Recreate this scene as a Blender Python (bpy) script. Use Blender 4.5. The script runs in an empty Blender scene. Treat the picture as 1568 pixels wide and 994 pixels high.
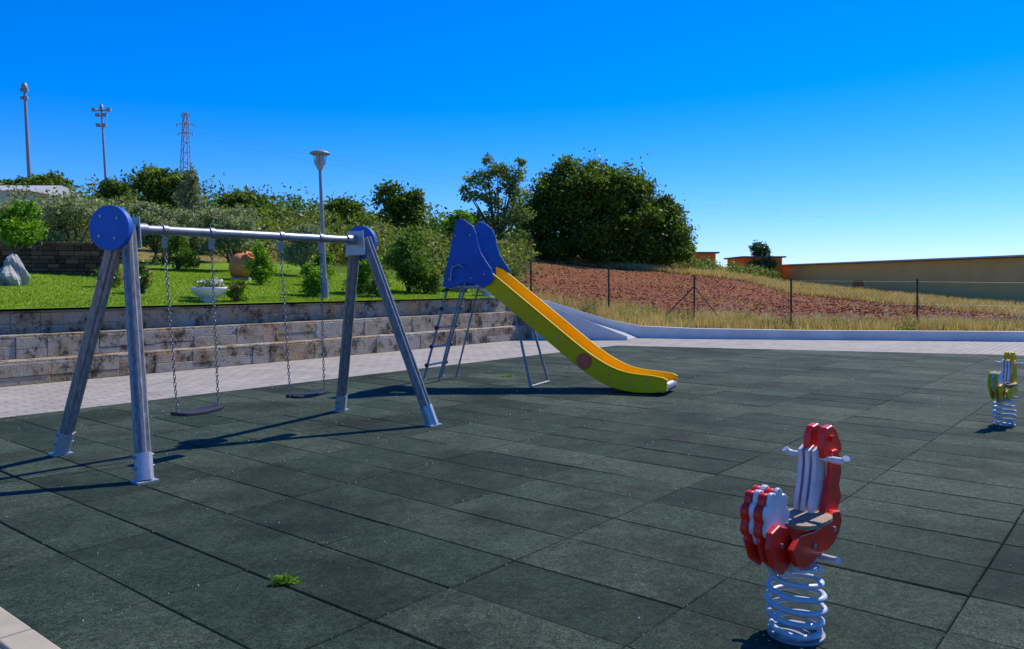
import bpy, math, random
import numpy as np
from mathutils import Vector, Matrix
random.seed(7); rng=np.random.default_rng(7)
D=bpy.data
scene=bpy.context.scene
coll=scene.collection

# ---------------------------------------------------------------- materials
def nodes_of(name):
    m=D.materials.new(name); m.use_nodes=True
    nt=m.node_tree; nt.nodes.clear()
    return m,nt
def ramp(nt,fac,stops):
    r=nt.nodes.new('ShaderNodeValToRGB')
    el=r.color_ramp.elements
    while len(el)<len(stops): el.new(0.5)
    for e,(p,c) in zip(el,stops):
        e.position=p; e.color=(c[0],c[1],c[2],1)
    nt.links.new(fac,r.inputs[0]); return r.outputs[0]
def noise(nt,vec,scale,detail=5,rough=.6):
    n=nt.nodes.new('ShaderNodeTexNoise'); n.inputs['Scale'].default_value=scale
    n.inputs['Detail'].default_value=detail; n.inputs['Roughness'].default_value=rough
    nt.links.new(vec,n.inputs['Vector']); return n.outputs['Fac']
def mixc(nt,fac,a,b,mode='MIX'):
    m=nt.nodes.new('ShaderNodeMix'); m.data_type='RGBA'; m.blend_type=mode
    for sock,val in ((m.inputs[0],fac),(m.inputs[6],a),(m.inputs[7],b)):
        if isinstance(val,bpy.types.NodeSocket): nt.links.new(val,sock)
        elif isinstance(val,(int,float)): sock.default_value=val
        else: sock.default_value=(val[0],val[1],val[2],1)
    return m.outputs[2]
def math_(nt,op,a,b=0.0,clamp=False):
    m=nt.nodes.new('ShaderNodeMath'); m.operation=op; m.use_clamp=clamp
    for s,v in ((m.inputs[0],a),(m.inputs[1],b)):
        if isinstance(v,bpy.types.NodeSocket): nt.links.new(v,s)
        else: s.default_value=v
    return m.outputs[0]
def coords(nt,rotz=0,scale=(1,1,1)):
    tc=nt.nodes.new('ShaderNodeTexCoord'); mp=nt.nodes.new('ShaderNodeMapping')
    mp.inputs['Rotation'].default_value[2]=rotz; mp.inputs['Scale'].default_value=scale
    nt.links.new(tc.outputs['Object'],mp.inputs['Vector']); return mp.outputs[0]
def finish(nt,col,rough=.6,metal=0,bump=None,bstr=.3,bdist=.01,spec=.5):
    p=nt.nodes.new('ShaderNodeBsdfPrincipled'); o=nt.nodes.new('ShaderNodeOutputMaterial')
    if isinstance(col,bpy.types.NodeSocket): nt.links.new(col,p.inputs['Base Color'])
    else: p.inputs['Base Color'].default_value=(*col,1)
    if isinstance(rough,bpy.types.NodeSocket): nt.links.new(rough,p.inputs['Roughness'])
    else: p.inputs['Roughness'].default_value=rough
    p.inputs['Metallic'].default_value=metal
    p.inputs['Specular IOR Level'].default_value=spec
    if bump is not None:
        b=nt.nodes.new('ShaderNodeBump'); b.inputs['Strength'].default_value=bstr; b.inputs['Distance'].default_value=bdist
        nt.links.new(bump,b.inputs['Height']); nt.links.new(b.outputs[0],p.inputs['Normal'])
    nt.links.new(p.outputs[0],o.inputs[0]); return p
def simple(name,c1,c2,scale=6,rough=.5,metal=0,bstr=.15,bscale=40,bdist=.004,spec=.5,island=0,rotz=0,stretch=(1,1,1)):
    m,nt=nodes_of(name); v=coords(nt,rotz,stretch)
    n=noise(nt,v,scale)
    f=n
    if island:
        g=nt.nodes.new('ShaderNodeNewGeometry')
        f=math_(nt,'ADD',math_(nt,'MULTIPLY',n,1-island),math_(nt,'MULTIPLY',g.outputs['Random Per Island'],island))
    c=ramp(nt,f,[(.3 if not island else .15,c1),(.7 if not island else .85,c2)])
    rr=math_(nt,'ADD',math_(nt,'MULTIPLY',noise(nt,v,scale*2.3),.25),rough-.12)
    finish(nt,c,rr,metal,noise(nt,v,bscale,6),bstr,bdist,spec)
    return m
def leafmat(name,stops,trans=.35,nscale=.5):
    m,nt=nodes_of(name); g=nt.nodes.new('ShaderNodeNewGeometry'); v=coords(nt)
    f=math_(nt,'ADD',math_(nt,'MULTIPLY',g.outputs['Random Per Island'],.5),math_(nt,'MULTIPLY',noise(nt,v,nscale,3),.5))
    c=ramp(nt,f,stops)
    d=nt.nodes.new('ShaderNodeBsdfPrincipled'); d.inputs['Roughness'].default_value=.5; d.inputs['Specular IOR Level'].default_value=.3
    t=nt.nodes.new('ShaderNodeBsdfTranslucent'); mx=nt.nodes.new('ShaderNodeMixShader'); o=nt.nodes.new('ShaderNodeOutputMaterial')
    nt.links.new(c,d.inputs['Base Color'])
    c2=mixc(nt,1.0,c,(1.0,1.0,.5),'MULTIPLY'); nt.links.new(c2,t.inputs['Color'])
    mx.inputs[0].default_value=trans
    nt.links.new(d.outputs[0],mx.inputs[1]); nt.links.new(t.outputs[0],mx.inputs[2]); nt.links.new(mx.outputs[0],o.inputs[0])
    return m

UANG=math.atan2(.774,.633)
u=Vector((.633,.774,0)); n_=Vector((-.774,.633,0))
def TO(t,o,z=0): return Vector((t*.633-o*.774, t*.774+o*.633, z))

def rubber():
    m,nt=nodes_of('rubber_tile'); v=coords(nt); g=nt.nodes.new('ShaderNodeNewGeometry')
    big=noise(nt,v,.35,4); fine=noise(nt,v,120,3,.85); med=noise(nt,v,3.6,10,.85); gr=noise(nt,v,32,4,.85)
    f=math_(nt,'ADD',math_(nt,'MULTIPLY',g.outputs['Random Per Island'],.19),math_(nt,'ADD',math_(nt,'MULTIPLY',big,.31),math_(nt,'MULTIPLY',med,.5)))
    c=ramp(nt,f,[(.36,(.010,.023,.013)),(.49,(.024,.043,.026)),(.66,(.060,.080,.054))])
    sp=ramp(nt,fine,[(.37,(.2,.2,.2)),(.62,(2.1,2.1,2.1))])
    c=mixc(nt,1.0,c,sp,'MULTIPLY')
    c=mixc(nt,1.0,c,ramp(nt,gr,[(.36,(.5,.5,.5)),(.64,(1.5,1.5,1.5))]),'MULTIPLY')
    stain=ramp(nt,noise(nt,v,1.2,9,.85),[(.52,(0,0,0)),(.68,(1,1,1))])
    c=mixc(nt,math_(nt,'MULTIPLY',stain,.42),c,(.11,.11,.088))
    dark=ramp(nt,noise(nt,v,.8,7,.7),[(.36,(.42,.42,.42)),(.53,(1,1,1))])
    c=mixc(nt,1.0,c,dark,'MULTIPLY')
    finish(nt,c,.85,0,math_(nt,'ADD',math_(nt,'ADD',fine,gr),math_(nt,'MULTIPLY',med,1.5)),.9,.008,.2)
    return m
def pavers():
    m,nt=nodes_of('pavers'); v=coords(nt,-UANG)
    b=nt.nodes.new('ShaderNodeTexBrick'); nt.links.new(v,b.inputs['Vector'])
    b.inputs['Scale'].default_value=1; b.inputs['Brick Width'].default_value=.32; b.inputs['Row Height'].default_value=.16
    b.inputs['Mortar Size'].default_value=.012; b.inputs['Color1'].default_value=(.43,.385,.33,1); b.inputs['Color2'].default_value=(.32,.285,.245,1)
    b.inputs['Mortar'].default_value=(.12,.105,.09,1)
    c=mixc(nt,.42,b.outputs[0],ramp(nt,noise(nt,v,1.5,8,.75),[(.3,(.18,.16,.14)),(.7,(.52,.47,.41))]))
    finish(nt,c,.85,0,math_(nt,'ADD',math_(nt,'MULTIPLY',b.outputs['Fac'],-1.0),noise(nt,v,60)),.5,.008,.3)
    return m
def stones():
    m,nt=nodes_of('stone_blocks'); v=coords(nt); g=nt.nodes.new('ShaderNodeNewGeometry')
    f=math_(nt,'ADD',math_(nt,'MULTIPLY',noise(nt,v,3.2,8,.75),.84),math_(nt,'MULTIPLY',g.outputs['Random Per Island'],.16))
    c=ramp(nt,f,[(.34,(.24,.17,.11)),(.43,(.46,.36,.24)),(.52,(.54,.46,.35)),(.62,(.47,.44,.38)),(.74,(.72,.66,.55))])
    och=ramp(nt,noise(nt,v,1.7,7,.7),[(.50,(0,0,0)),(.61,(1,1,1))])
    c=mixc(nt,math_(nt,'MULTIPLY',och,.6),c,(.60,.36,.14))
    dk=ramp(nt,noise(nt,v,2.6,9,.85),[(.41,(.16,.13,.11)),(.50,(1,1,1))])
    c=mixc(nt,1.0,c,dk,'MULTIPLY')
    finish(nt,c,.85,0,math_(nt,'ADD',noise(nt,v,7,8,.75),math_(nt,'MULTIPLY',noise(nt,v,40,4),.3)),1.0,.09,.25)
    return m
def terrain_mat():
    m,nt=nodes_of('terrain_soil_and_grass'); v=coords(nt)
    a=nt.nodes.new('ShaderNodeAttribute'); a.attribute_name='soil'
    l=nt.nodes.new('ShaderNodeAttribute'); l.attribute_name='lawn'
    n1=noise(nt,v,.35,7,.75); n2=noise(nt,v,4,9,.85); n3=noise(nt,v,1.8,5,.7)
    soil=ramp(nt,n2,[(.36,(.14,.036,.012)),(.5,(.33,.098,.034)),(.66,(.52,.20,.08))])
    soil=mixc(nt,ramp(nt,n1,[(.45,(0,0,0)),(.7,(.5,.5,.5))]),soil,(.40,.20,.08))
    grass=ramp(nt,n3,[(.3,(.16,.15,.03)),(.5,(.38,.29,.08)),(.75,(.54,.42,.16))])
    lawn=ramp(nt,n3,[(.3,(.10,.19,.010)),(.7,(.19,.30,.018))])
    f=math_(nt,'ADD',a.outputs['Fac'],math_(nt,'MULTIPLY',math_(nt,'SUBTRACT',n3,.5),.8)); f=ramp(nt,f,[(.42,(0,0,0)),(.58,(1,1,1))])
    c=mixc(nt,f,grass,soil); c=mixc(nt,l.outputs['Fac'],c,lawn)
    w=nt.nodes.new('ShaderNodeTexWave'); w.inputs['Scale'].default_value=.5; w.inputs['Distortion'].default_value=3; w.inputs['Detail'].default_value=3; nt.links.new(coords(nt,1.35),w.inputs['Vector'])
    finish(nt,c,.95,0,math_(nt,'ADD',math_(nt,'MULTIPLY',w.outputs['Fac'],.5),math_(nt,'MULTIPLY',n2,1.6)),.9,.17,.1)
    return m
M={}
M['rubber']=rubber(); M['pavers']=pavers(); M['terrain']=terrain_mat(); M['stone']=stones()
M['clod']=simple('soil_clods',(.30,.085,.032),(.62,.25,.11),3,.95,0,.3,20,.01,.1,island=.7)
M['base']=simple('sub_base',(.008,.008,.008),(.015,.015,.015),4,.9)
M['lawn']=simple('lawn_grass',(.10,.19,.010),(.20,.31,.02),2.2,.9,0,.8,30,.03,.1)
M['blade']=leafmat('lawn_blades',[(.2,(.13,.23,.008)),(.5,(.26,.40,.015)),(.85,(.44,.52,.05))],.5)
M['dry']=leafmat('dry_grass',[(.15,(.25,.20,.05)),(.45,(.58,.42,.14)),(.85,(.85,.70,.42))],.35)
M['oak']=leafmat('oak_leaves',[(.2,(.036,.078,.008)),(.5,(.10,.18,.018)),(.85,(.26,.38,.04))],.46)
M['olive']=leafmat('olive_leaves',[(.2,(.12,.155,.07)),(.5,(.27,.32,.15)),(.85,(.50,.55,.33))],.42)
M['bright']=leafmat('bright_leaves',[(.2,(.07,.18,.008)),(.5,(.17,.36,.015)),(.85,(.34,.54,.03))],.5)
M['shrub']=leafmat('shrub_leaves',[(.2,(.045,.11,.010)),(.5,(.12,.23,.02)),(.85,(.26,.38,.05))],.45)
M['scrub']=leafmat('scrub_leaves',[(.2,(.06,.10,.015)),(.5,(.17,.23,.035)),(.85,(.36,.38,.10))],.42)
M['poplar']=leafmat('poplar_leaves',[(.2,(.08,.13,.03)),(.5,(.17,.27,.06)),(.85,(.33,.43,.15))],.48)
M['pine']=leafmat('pine_needles',[(.2,(.03,.07,.02)),(.5,(.07,.14,.04)),(.85,(.15,.23,.08))],.25)
M['flower']=leafmat('flower_petals_white',[(.2,(.6,.5,.5)),(.5,(.8,.8,.78)),(.85,(.85,.82,.8))],.2)
M['plume']=leafmat('seed_plumes',[(.2,(.42,.33,.26)),(.5,(.6,.5,.4)),(.85,(.75,.68,.58))],.3)
M['rose']=leafmat('rose_petals',[(.2,(.45,.02,.05)),(.5,(.7,.1,.15)),(.85,(.8,.35,.3))],.2)
M['bark']=simple('bark',(.06,.045,.03),(.16,.125,.09),8,.9,0,.8,30,.02,.2)
M['brownstone']=simple('brown_stone',(.07,.035,.018),(.27,.13,.07),5,.9,0,.9,20,.03,.2,island=.6)
M['concrete']=simple('concrete',(.36,.35,.33),(.5,.49,.46),2,.85,0,.4,50,.005,.3)
M['kerb']=simple('beige_kerb',(.36,.30,.22),(.5,.43,.33),2,.85,0,.4,50,.005,.3)
M['white']=simple('white_render',(.60,.58,.55),(.80,.77,.73),1.3,.8,0,.3,40,.005,.3)
M['steel']=simple('galvanised_steel',(.26,.265,.27),(.42,.425,.43),9,.46,.7,.1,60,.002)
M['bracket']=simple('steel_bracket',(.36,.38,.40),(.50,.52,.55),9,.42,.35,.1,60,.002)
M['greysteel']=simple('painted_grey_steel',(.22,.235,.25),(.32,.33,.345),9,.5,.2,.1,60,.002)
M['chain']=simple('chain_steel',(.14,.14,.15),(.3,.3,.31),30,.4,.8)
M['wood']=simple('weathered_grey_post',(.12,.11,.10),(.34,.315,.30),7,.42,.1,.3,50,.005,.6,stretch=(7,7,.5))
M['blue']=simple('blue_plastic',(.006,.07,.32),(.012,.12,.48),3,.5,0,.1,120,.002,.35)
M['yellow']=simple('yellow_plastic',(.88,.48,.002),(.96,.58,.004),2,.5,0,.06,60,.002,.2)
M['yellow2']=simple('yellow_scuffed_plastic',(.78,.44,.005),(.92,.56,.008),9,.5,0,.06,60,.002,.2)
M['red']=simple('red_plastic',(.74,.012,.004),(.90,.026,.010),5,.32,0,.06,120,.002)
M['redcap']=simple('faded_red_cap',(.80,.11,.045),(.92,.19,.09),12,.6,0,.1,60,.002,.2)
M['whitep']=simple('white_plastic',(.50,.50,.49),(.78,.77,.75),9,.4,0,.05,120,.002)
M['springm']=simple('spring_grey_blue',(.42,.47,.54),(.58,.62,.67),18,.4,.1)
M['blackr']=simple('black_rubber',(.015,.015,.016),(.03,.03,.03),10,.6)
M['board']=simple('seat_board',(.20,.12,.07),(.38,.26,.17),14,.7,0,.4,60,.004)
M['clay']=simple('terracotta',(.64,.18,.035),(.86,.32,.08),3,.75,0,.4,25,.01)
M['plaster']=simple('beige_plaster',(.66,.42,.14),(.74,.50,.19),.6,.9,0,.2,10,.01,.2)
M['orange']=simple('orange_plaster',(.75,.17,.03),(.85,.24,.05),.6,.9,0,.2,10,.01,.2)
M['roof']=simple('dark_roof_edge',(.06,.05,.045),(.10,.085,.075),1,.8)
M['roofgrey']=simple('grey_roof',(.4,.4,.41),(.55,.55,.56),1,.6)
M['glass']=simple('dark_window',(.01,.012,.015),(.02,.024,.03),1,.15)
M['fence']=simple('fence_green_steel',(.015,.03,.02),(.03,.05,.035),6,.5,.3)
M['wire']=simple('fence_wire',(.12,.14,.13),(.2,.22,.21),20,.5,.5)
M['pebble']=simple('pebbles',(.22,.2,.18),(.65,.62,.58),20,.8,island=.6)
M['rock']=simple('carved_rock',(.26,.24,.21),(.55,.52,.47),3,.9,0,.9,9,.05)

# ---------------------------------------------------------------- mesh builder
def empty(name,loc=(0,0,0)):
    e=D.objects.new(name,None); e.empty_display_size=.2; coll.objects.link(e); return e
class MB:
    def __init__(s): s.v=[];s.f=[];s.m=[];s.s=[];s.mats=[]
    def mi(s,k):
        if k not in s.mats: s.mats.append(k)
        return s.mats.index(k)
    def add(s,vs,fs,m,sm=False):
        b=len(s.v); s.v+= [tuple(p) for p in vs]; k=s.mi(m)
        for f in fs: s.f.append([i+b for i in f]); s.m.append(k); s.s.append(sm)
    def frame(s,d):
        d=d.normalized(); r=Vector((0,0,1)) if abs(d.z)<.95 else Vector((1,0,0))
        a=d.cross(r).normalized(); return a,a.cross(d).normalized()
    def path(s,pts,r,m,n=8,closed=False,flute=0):
        pts=[Vector(p) for p in pts]; N=len(pts); vs=[];fs=[]
        rs=r if isinstance(r,(list,tuple)) else [r]*N
        a0=None
        for i,p in enumerate(pts):
            d=(pts[min(i+1,N-1)]-pts[max(i-1,0)]) if not closed else pts[(i+1)%N]-pts[i-1]
            if a0 is None: a,b=s.frame(d)
            else:
                dn=d.normalized(); a=(a0-dn*a0.dot(dn)).normalized(); b=a.cross(dn).normalized()
            a0=a
            for j in range(n):
                t=2*math.pi*j/n; rr=rs[i]*(1-(flute if j%3==0 else 0))
                vs.append(p+a*math.cos(t)*rr+b*math.sin(t)*rr)
        L=N if closed else N-1
        for i in range(L):
            for j in range(n):
                k=(i+1)%N
                fs.append([i*n+j,i*n+(j+1)%n,k*n+(j+1)%n,k*n+j])
        s.add(vs,fs,m,flute==0)
        if not closed:
            s.add(vs[:n],[list(range(n))[::-1]],m); s.add(vs[-n:],[list(range(n))],m)
    def tube(s,p,q,r,m,r2=None,n=10,flute=0): s.path([p,q],[r,r if r2 is None else r2],m,n,False,flute)
    def box(s,c,sx,sy,sz,m,ax=None):
        c=Vector(c); X,Y,Z=ax if ax else (Vector((1,0,0)),Vector((0,1,0)),Vector((0,0,1)))
        vs=[c+X*(i*sx/2)+Y*(j*sy/2)+Z*(k*sz/2) for k in(-1,1) for j in(-1,1) for i in(-1,1)]
        s.add(vs,[[0,2,3,1],[4,5,7,6],[0,1,5,4],[2,6,7,3],[0,4,6,2],[1,3,7,5]],m)
    def prism(s,poly,vec,m):
        n=len(poly); vec=Vector(vec); p0=[Vector(p) for p in poly]; p1=[p+vec for p in p0]
        s.add(p0+p1,[list(range(n))[::-1],list(range(n,2*n))]+[[i,(i+1)%n,n+(i+1)%n,n+i] for i in range(n)],m)
    def lathe(s,prof,c,m,n=20,sm=True):
        c=Vector(c); vs=[];fs=[]
        for r,z in prof:
            for j in range(n):
                t=2*math.pi*j/n; vs.append(c+Vector((r*math.cos(t),r*math.sin(t),z)))
        for i in range(len(prof)-1):
            for j in range(n): fs.append([i*n+j,i*n+(j+1)%n,(i+1)*n+(j+1)%n,(i+1)*n+j])
        s.add(vs,fs,m,sm)
    def disc(s,c,nrm,r,th,m,n=28):
        nrm=Vector(nrm).normalized(); c=Vector(c); s.tube(c-nrm*th/2,c+nrm*th/2,r,m,n=n)
    def build(s,name,parent=None,bevel=0):
        me=D.meshes.new(name); me.from_pydata(s.v,[],s.f)
        for k in s.mats: me.materials.append(M[k])
        me.polygons.foreach_set('material_index',s.m); me.polygons.foreach_set('use_smooth',s.s)
        me.update(); o=D.objects.new(name,me); coll.objects.link(o)
        if parent: o.parent=parent
        if bevel:
            b=o.modifiers.new('bevel','BEVEL'); b.width=bevel; b.segments=2; b.limit_method='ANGLE'; b.angle_limit=math.radians(50)
        return o
def np_mesh(name,V,k,mat,parent=None):
    N=len(V)//k; me=D.meshes.new(name)
    me.vertices.add(len(V)); me.vertices.foreach_set('co',V.astype(np.float32).ravel())
    me.loops.add(len(V)); me.loops.foreach_set('vertex_index',np.arange(len(V),dtype=np.int32))
    me.polygons.add(N); me.polygons.foreach_set('loop_start',np.arange(0,N*k,k,dtype=np.int32))
    me.polygons.foreach_set('loop_total',np.full(N,k,dtype=np.int32))
    me.materials.append(M[mat]); me.update(calc_edges=True); me.validate()
    o=D.objects.new(name,me); coll.objects.link(o)
    if parent: o.parent=parent
    return o
def leaves(name,P,size,mat,parent=None,asp=.55,flat=0):
    N=len(P); a=rng.normal(size=(N,3)); b=rng.normal(size=(N,3))
    if flat: a[:,2]*=flat; b[:,2]*=flat
    a/=np.linalg.norm(a,axis=1)[:,None]
    b-=a*(a*b).sum(1)[:,None]; b/=np.linalg.norm(b,axis=1)[:,None]
    s=(size*rng.uniform(.6,1.3,N))[:,None]
    V=np.stack([P-a*s,P+b*s*asp,P+a*s,P-b*s*asp],1).reshape(-1,3)
    return np_mesh(name,V,4,mat,parent)
def blades(name,P,h,w,mat,parent=None,lean=.35):
    N=len(P); hh=(h*rng.uniform(.5,1.2,N))[:,None]; th=rng.uniform(0,6.283,N)
    d=np.stack([np.cos(th),np.sin(th),np.zeros(N)],1)*w
    l=np.concatenate([rng.normal(0,lean,(N,2)),np.ones((N,1))],1)*hh
    V=np.stack([P-d,P+d,P+l],1).reshape(-1,3)
    return np_mesh(name,V,3,mat,parent)
def clump_points(cl,n,sub=16,spread=.24):
    cl=np.array(cl,float); w=cl[:,3]*cl[:,5]; w/=w.sum(); out=[]
    for c,ww in zip(cl,w):
        k=max(8,int(n*ww)); m=sub
        sc=rng.normal(size=(m,3)); sc/=np.linalg.norm(sc,axis=1)[:,None]; sc*=rng.uniform(.5,1.0,(m,1))
        idx=rng.integers(0,m,k); p=sc[idx]+rng.normal(0,spread,(k,3))
        f=rng.random(k)<.12; p[f]=rng.normal(0,.45,(f.sum(),3))
        out.append(c[:3]+p*c[3:6])
    return np.concatenate(out)

# ---------------------------------------------------------------- terrain
KX=[0,3.3,5,8,13.5,20,60]; KY=[23.9,22.7,22.2,21.9,21.2,20.5,16]
FX=[-3,.65,3.2,5.85,8.3,11.9,16,24]; FY=[28.5,27.5,26.5,25.8,23.9,23.5,23,22]; FZ=[.9,.75,.57,.3,.2,.17,.13,.05]
SK=[-.05,.1,.3,.42,.64,1]; SY=[57,54,50,46,34,30]
def H(x,y):
    x=np.asarray(x,float); y=np.asarray(y,float)
    o=-.774*x+.633*y; k=x/np.maximum(y,5)
    left=1.1+np.clip(o-14.4,0,9.6)*.09+np.clip(o-24,0,30)*.12
    yf=np.interp(x,FX,FY); hf=np.interp(x,FX,FZ); yk=np.interp(x,KX,KY)
    h60=np.interp(k,[-.4,-.07,.095,.257,.30,.34,.42,.64,1],[5.5,4.6,3.2,2.4,2.0,1.3,.8,.1,.0])
    s=np.clip((y-yf)/(60-yf),0,1); s2=np.clip((y-yk)/(yf-yk),0,1)
    right=np.where(y>yf,hf+(h60-hf)*s,.08+(hf-.08)*s2)
    w=np.clip((.06-k)/.16,0,1); w=w*w*(3-2*w)
    h=w*left+(1-w)*right
    nn=.05*np.sin(x*.9+1.3*np.sin(y*.37))*np.cos(y*.8+x*.2)
    h=h+nn*np.clip((y-28)/6,0,1)
    raised=np.where(x<0,o>14.75,y>yk+.35)
    h=np.where(raised,h,-.12)
    return h
def axis(lo,a,b,hi,st,nf): 
    g=np.geomspace(1,1+hi-b,nf)-1+b; g2=a-(np.geomspace(1,1+a-lo,nf)-1)
    return np.concatenate([g2[::-1],np.arange(a,b,st)[1:],g])
xs=axis(-900,-42,42,900,.5,26); ys=axis(-300,8,82,1500,.5,26)
XX,YY=np.meshgrid(xs,ys); ZZ=H(XX,YY)
V=np.stack([XX,YY,ZZ],-1).reshape(-1,3); nx,ny=len(xs),len(ys)
I=(np.arange(ny-1)[:,None]*nx+np.arange(nx-1)[None]).ravel()
F=np.stack([I,I+1,I+1+nx,I+nx],1)
me=D.meshes.new('terrain'); me.from_pydata(V.tolist(),[],F.tolist())
kk=XX/np.maximum(YY,5); oo=-.774*XX+.633*YY
lim=np.interp(kk,SK,SY); yf=np.interp(XX,FX,FY)
soil=((YY>yf+.6)&(YY<lim)&(kk>-.04)).astype(float)
lawn=((oo<27)&(kk<.0)).astype(float)
for nme,arr in (('soil',soil),('lawn',lawn)):
    at=me.attributes.new(nme,'FLOAT','POINT'); at.data.foreach_set('value',arr.ravel().astype(np.float32))
me.polygons.foreach_set('use_smooth',[True]*len(me.polygons)); me.materials.append(M['terrain'])
ter=D.objects.new('terrain',me); coll.objects.link(ter)

b=MB(); ts=np.arange(-16,18.2,.5); os_=[14.25]+list(np.arange(14.75,26,.5)); vs=[];fs=[]
for o in os_:
    for t in ts:
        tt=min(t,17.2) if o<16 else t
        p=TO(tt,o); hz=1.1+max(0,min(o-14.4,9.6))*.09+max(0,o-24)*.12
        k=p.x/p.y
        vs.append((p.x,p.y,hz+.05 if k<-.03 else hz+.05-(k+.03)*4*(o-14.2)*.3))
nt_=len(ts)
for i in range(len(os_)-1):
    for j in range(nt_-1): fs.append([i*nt_+j,i*nt_+j+1,(i+1)*nt_+j+1,(i+1)*nt_+j])
b.add(vs,fs,'lawn',True); b.build('lawn')
def lawnz(o): return 1.15+np.clip(o-14.4,0,9.6)*.09+np.clip(o-24,0,9)*.12
N=70000; t=rng.uniform(-2,17.6,N); o=14.35+rng.random(N)**1.4*9
P=np.stack([t*.633-o*.774,t*.774+o*.633,lawnz(o)],1); P=P[P[:,0]/P[:,1]<-.03]
blades('lawn_grass_blades',P,.035,.012,'blade')

# ---------------------------------------------------------------- pavement + rubber tiles
b=MB(); b.add([(-60,-40,-.03),(60,-40,-.03),(60,28,-.03),(-60,28,-.03)],[[0,1,2,3]],'base'); b.build('ground')
b=MB()
far=lambda x:20.53-.312*x
A=TO(-12,10.5); tt=None
for i in range(4000):
    t=10+i*.005; p=TO(t,10.5)
    if p.y>=far(p.x): tt=t; break
C1=TO(tt,10.5)
W1=TO(-12,14.3); W2=TO(17.6,14.3)
b.add([A,C1,W2,W1],[[0,1,2,3]],'pavers')
b.add([C1,(40,far(40),0),(40,19,0),(20,21.5,0),(3.3,23.2,0),W2],[[0,1,2,3,4,5]],'pavers')
N1=TO(1.30,10.5);N2=TO(1.30,-20)
b.add([TO(-12,10.5),TO(-12,-20),N2,N1],[[0,1,2,3]],'pavers')
pv=b.build('pavement')
b=MB()
o_=-20
while o_<10.4:
    b.box(TO(1.376,o_+.5,-.003),.145,.99,.05,'kerb',(u,n_,Vector((0,0,1)))); o_+=1.0
b.build('edging_kerb',None,.008)
import bmesh
bm=bmesh.new(); T=1.05; t0=2.49; o0=2.88
for i in range(-2,42):
    for j in range(-26,9):
        if i*.525+t0>24: continue
        ta=t0+i*.525; tb=ta+.525; oa=o0+j*T; ob=oa+T
        c=TO((ta+tb)/2,(oa+ob)/2)
        if c.y<1.2 or c.y>22 or c.x>19 or c.x<-11: continue
        g=random.uniform(.0008,.003); gt0=g+(.007 if i==0 else (.0025 if i%2==0 else .0005)); go0=g+(.005 if j in (0,-2,2) else .0015)
        zz=[.012+random.uniform(-.003,.003) for _ in range(4)]
        ch=.006
        jt=random.uniform(-.002,.002)
        cs=[(ta+gt0+jt,oa+go0),(tb-g+jt,oa+go0),(tb-g+jt,ob-g),(ta+gt0+jt,ob-g)]
        ins=[(cs[0][0]+ch,cs[0][1]+ch),(cs[1][0]-ch,cs[1][1]+ch),(cs[2][0]-ch,cs[2][1]-ch),(cs[3][0]+ch,cs[3][1]-ch)]
        top=[bm.verts.new(TO(p[0],p[1],z)) for p,z in zip(ins,zz)]
        mid=[bm.verts.new(TO(p[0],p[1],z-.006)) for p,z in zip(cs,zz)]
        bot=[bm.verts.new(TO(p[0],p[1],-.028)) for p in cs]
        try:
            bm.faces.new(top)
            for k in range(4):
                q=(k+1)%4
                bm.faces.new((mid[k],mid[q],top[q],top[k])); bm.faces.new((bot[k],bot[q],mid[q],mid[k]))
        except Exception: pass
def cut(co,no):
    bmesh.ops.bisect_plane(bm,geom=bm.verts[:]+bm.edges[:]+bm.faces[:],plane_co=co,plane_no=no,clear_outer=True)
cut(TO(0,10.49),n_); cut(Vector((0,20.51,0)),Vector((.312,1,0)).normalized()); cut(TO(1.453,0),-u)
bmesh.ops.recalc_face_normals(bm,faces=bm.faces[:])
me=D.meshes.new('rubber_tile_floor'); bm.to_mesh(me); bm.free(); me.materials.append(M['rubber'])
coll.objects.link(D.objects.new('rubber_tile_floor',me))
b=MB()
for i in range(1300):
    Y=rng.uniform(2.9,15); X=rng.uniform(-.66,.66)*Y
    if rng.random()<.4:
        o=-.774*X+.633*Y; t=.633*X+.774*Y
        o=o0+round((o-o0)/T)*T+rng.normal(0,.012); q=TO(t,o); X,Y=q.x,q.y
    if -.774*X+.633*Y>10.4: continue
    r=random.uniform(.0015,.0058)*(1 if Y<7 else 1.6); c=Vector((X,Y,.013+r*.4))
    vs=[c+Vector((random.uniform(.6,1.3)*r*math.cos(a),random.uniform(.6,1.3)*r*math.sin(a),-r*.5)) for a in (0,1.5,3.1,4.6)]+[c+Vector((0,0,r))]
    b.add(vs,[[0,1,4],[1,2,4],[2,3,4],[3,0,4]],'pebble')
b.build('loose_gravel')
P=np.array([-1.2,4.22,.015])+rng.normal(0,1,(150,3))*np.array([.03,.022,0])
e=empty('weed'); leaves('leaves',P+np.abs(rng.normal(0,.018,(150,1)))*np.array([0,0,1]),.014,'bright',e,.5); blades('stems',P[:60],.045,.003,'bright',e,.8)
P=np.array([-.1,13.3,.015])+rng.normal(0,1,(100,3))*np.array([.06,.04,0]); e=empty('weed'); blades('stems',P,.05,.008,'bright',e,.6)

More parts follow.
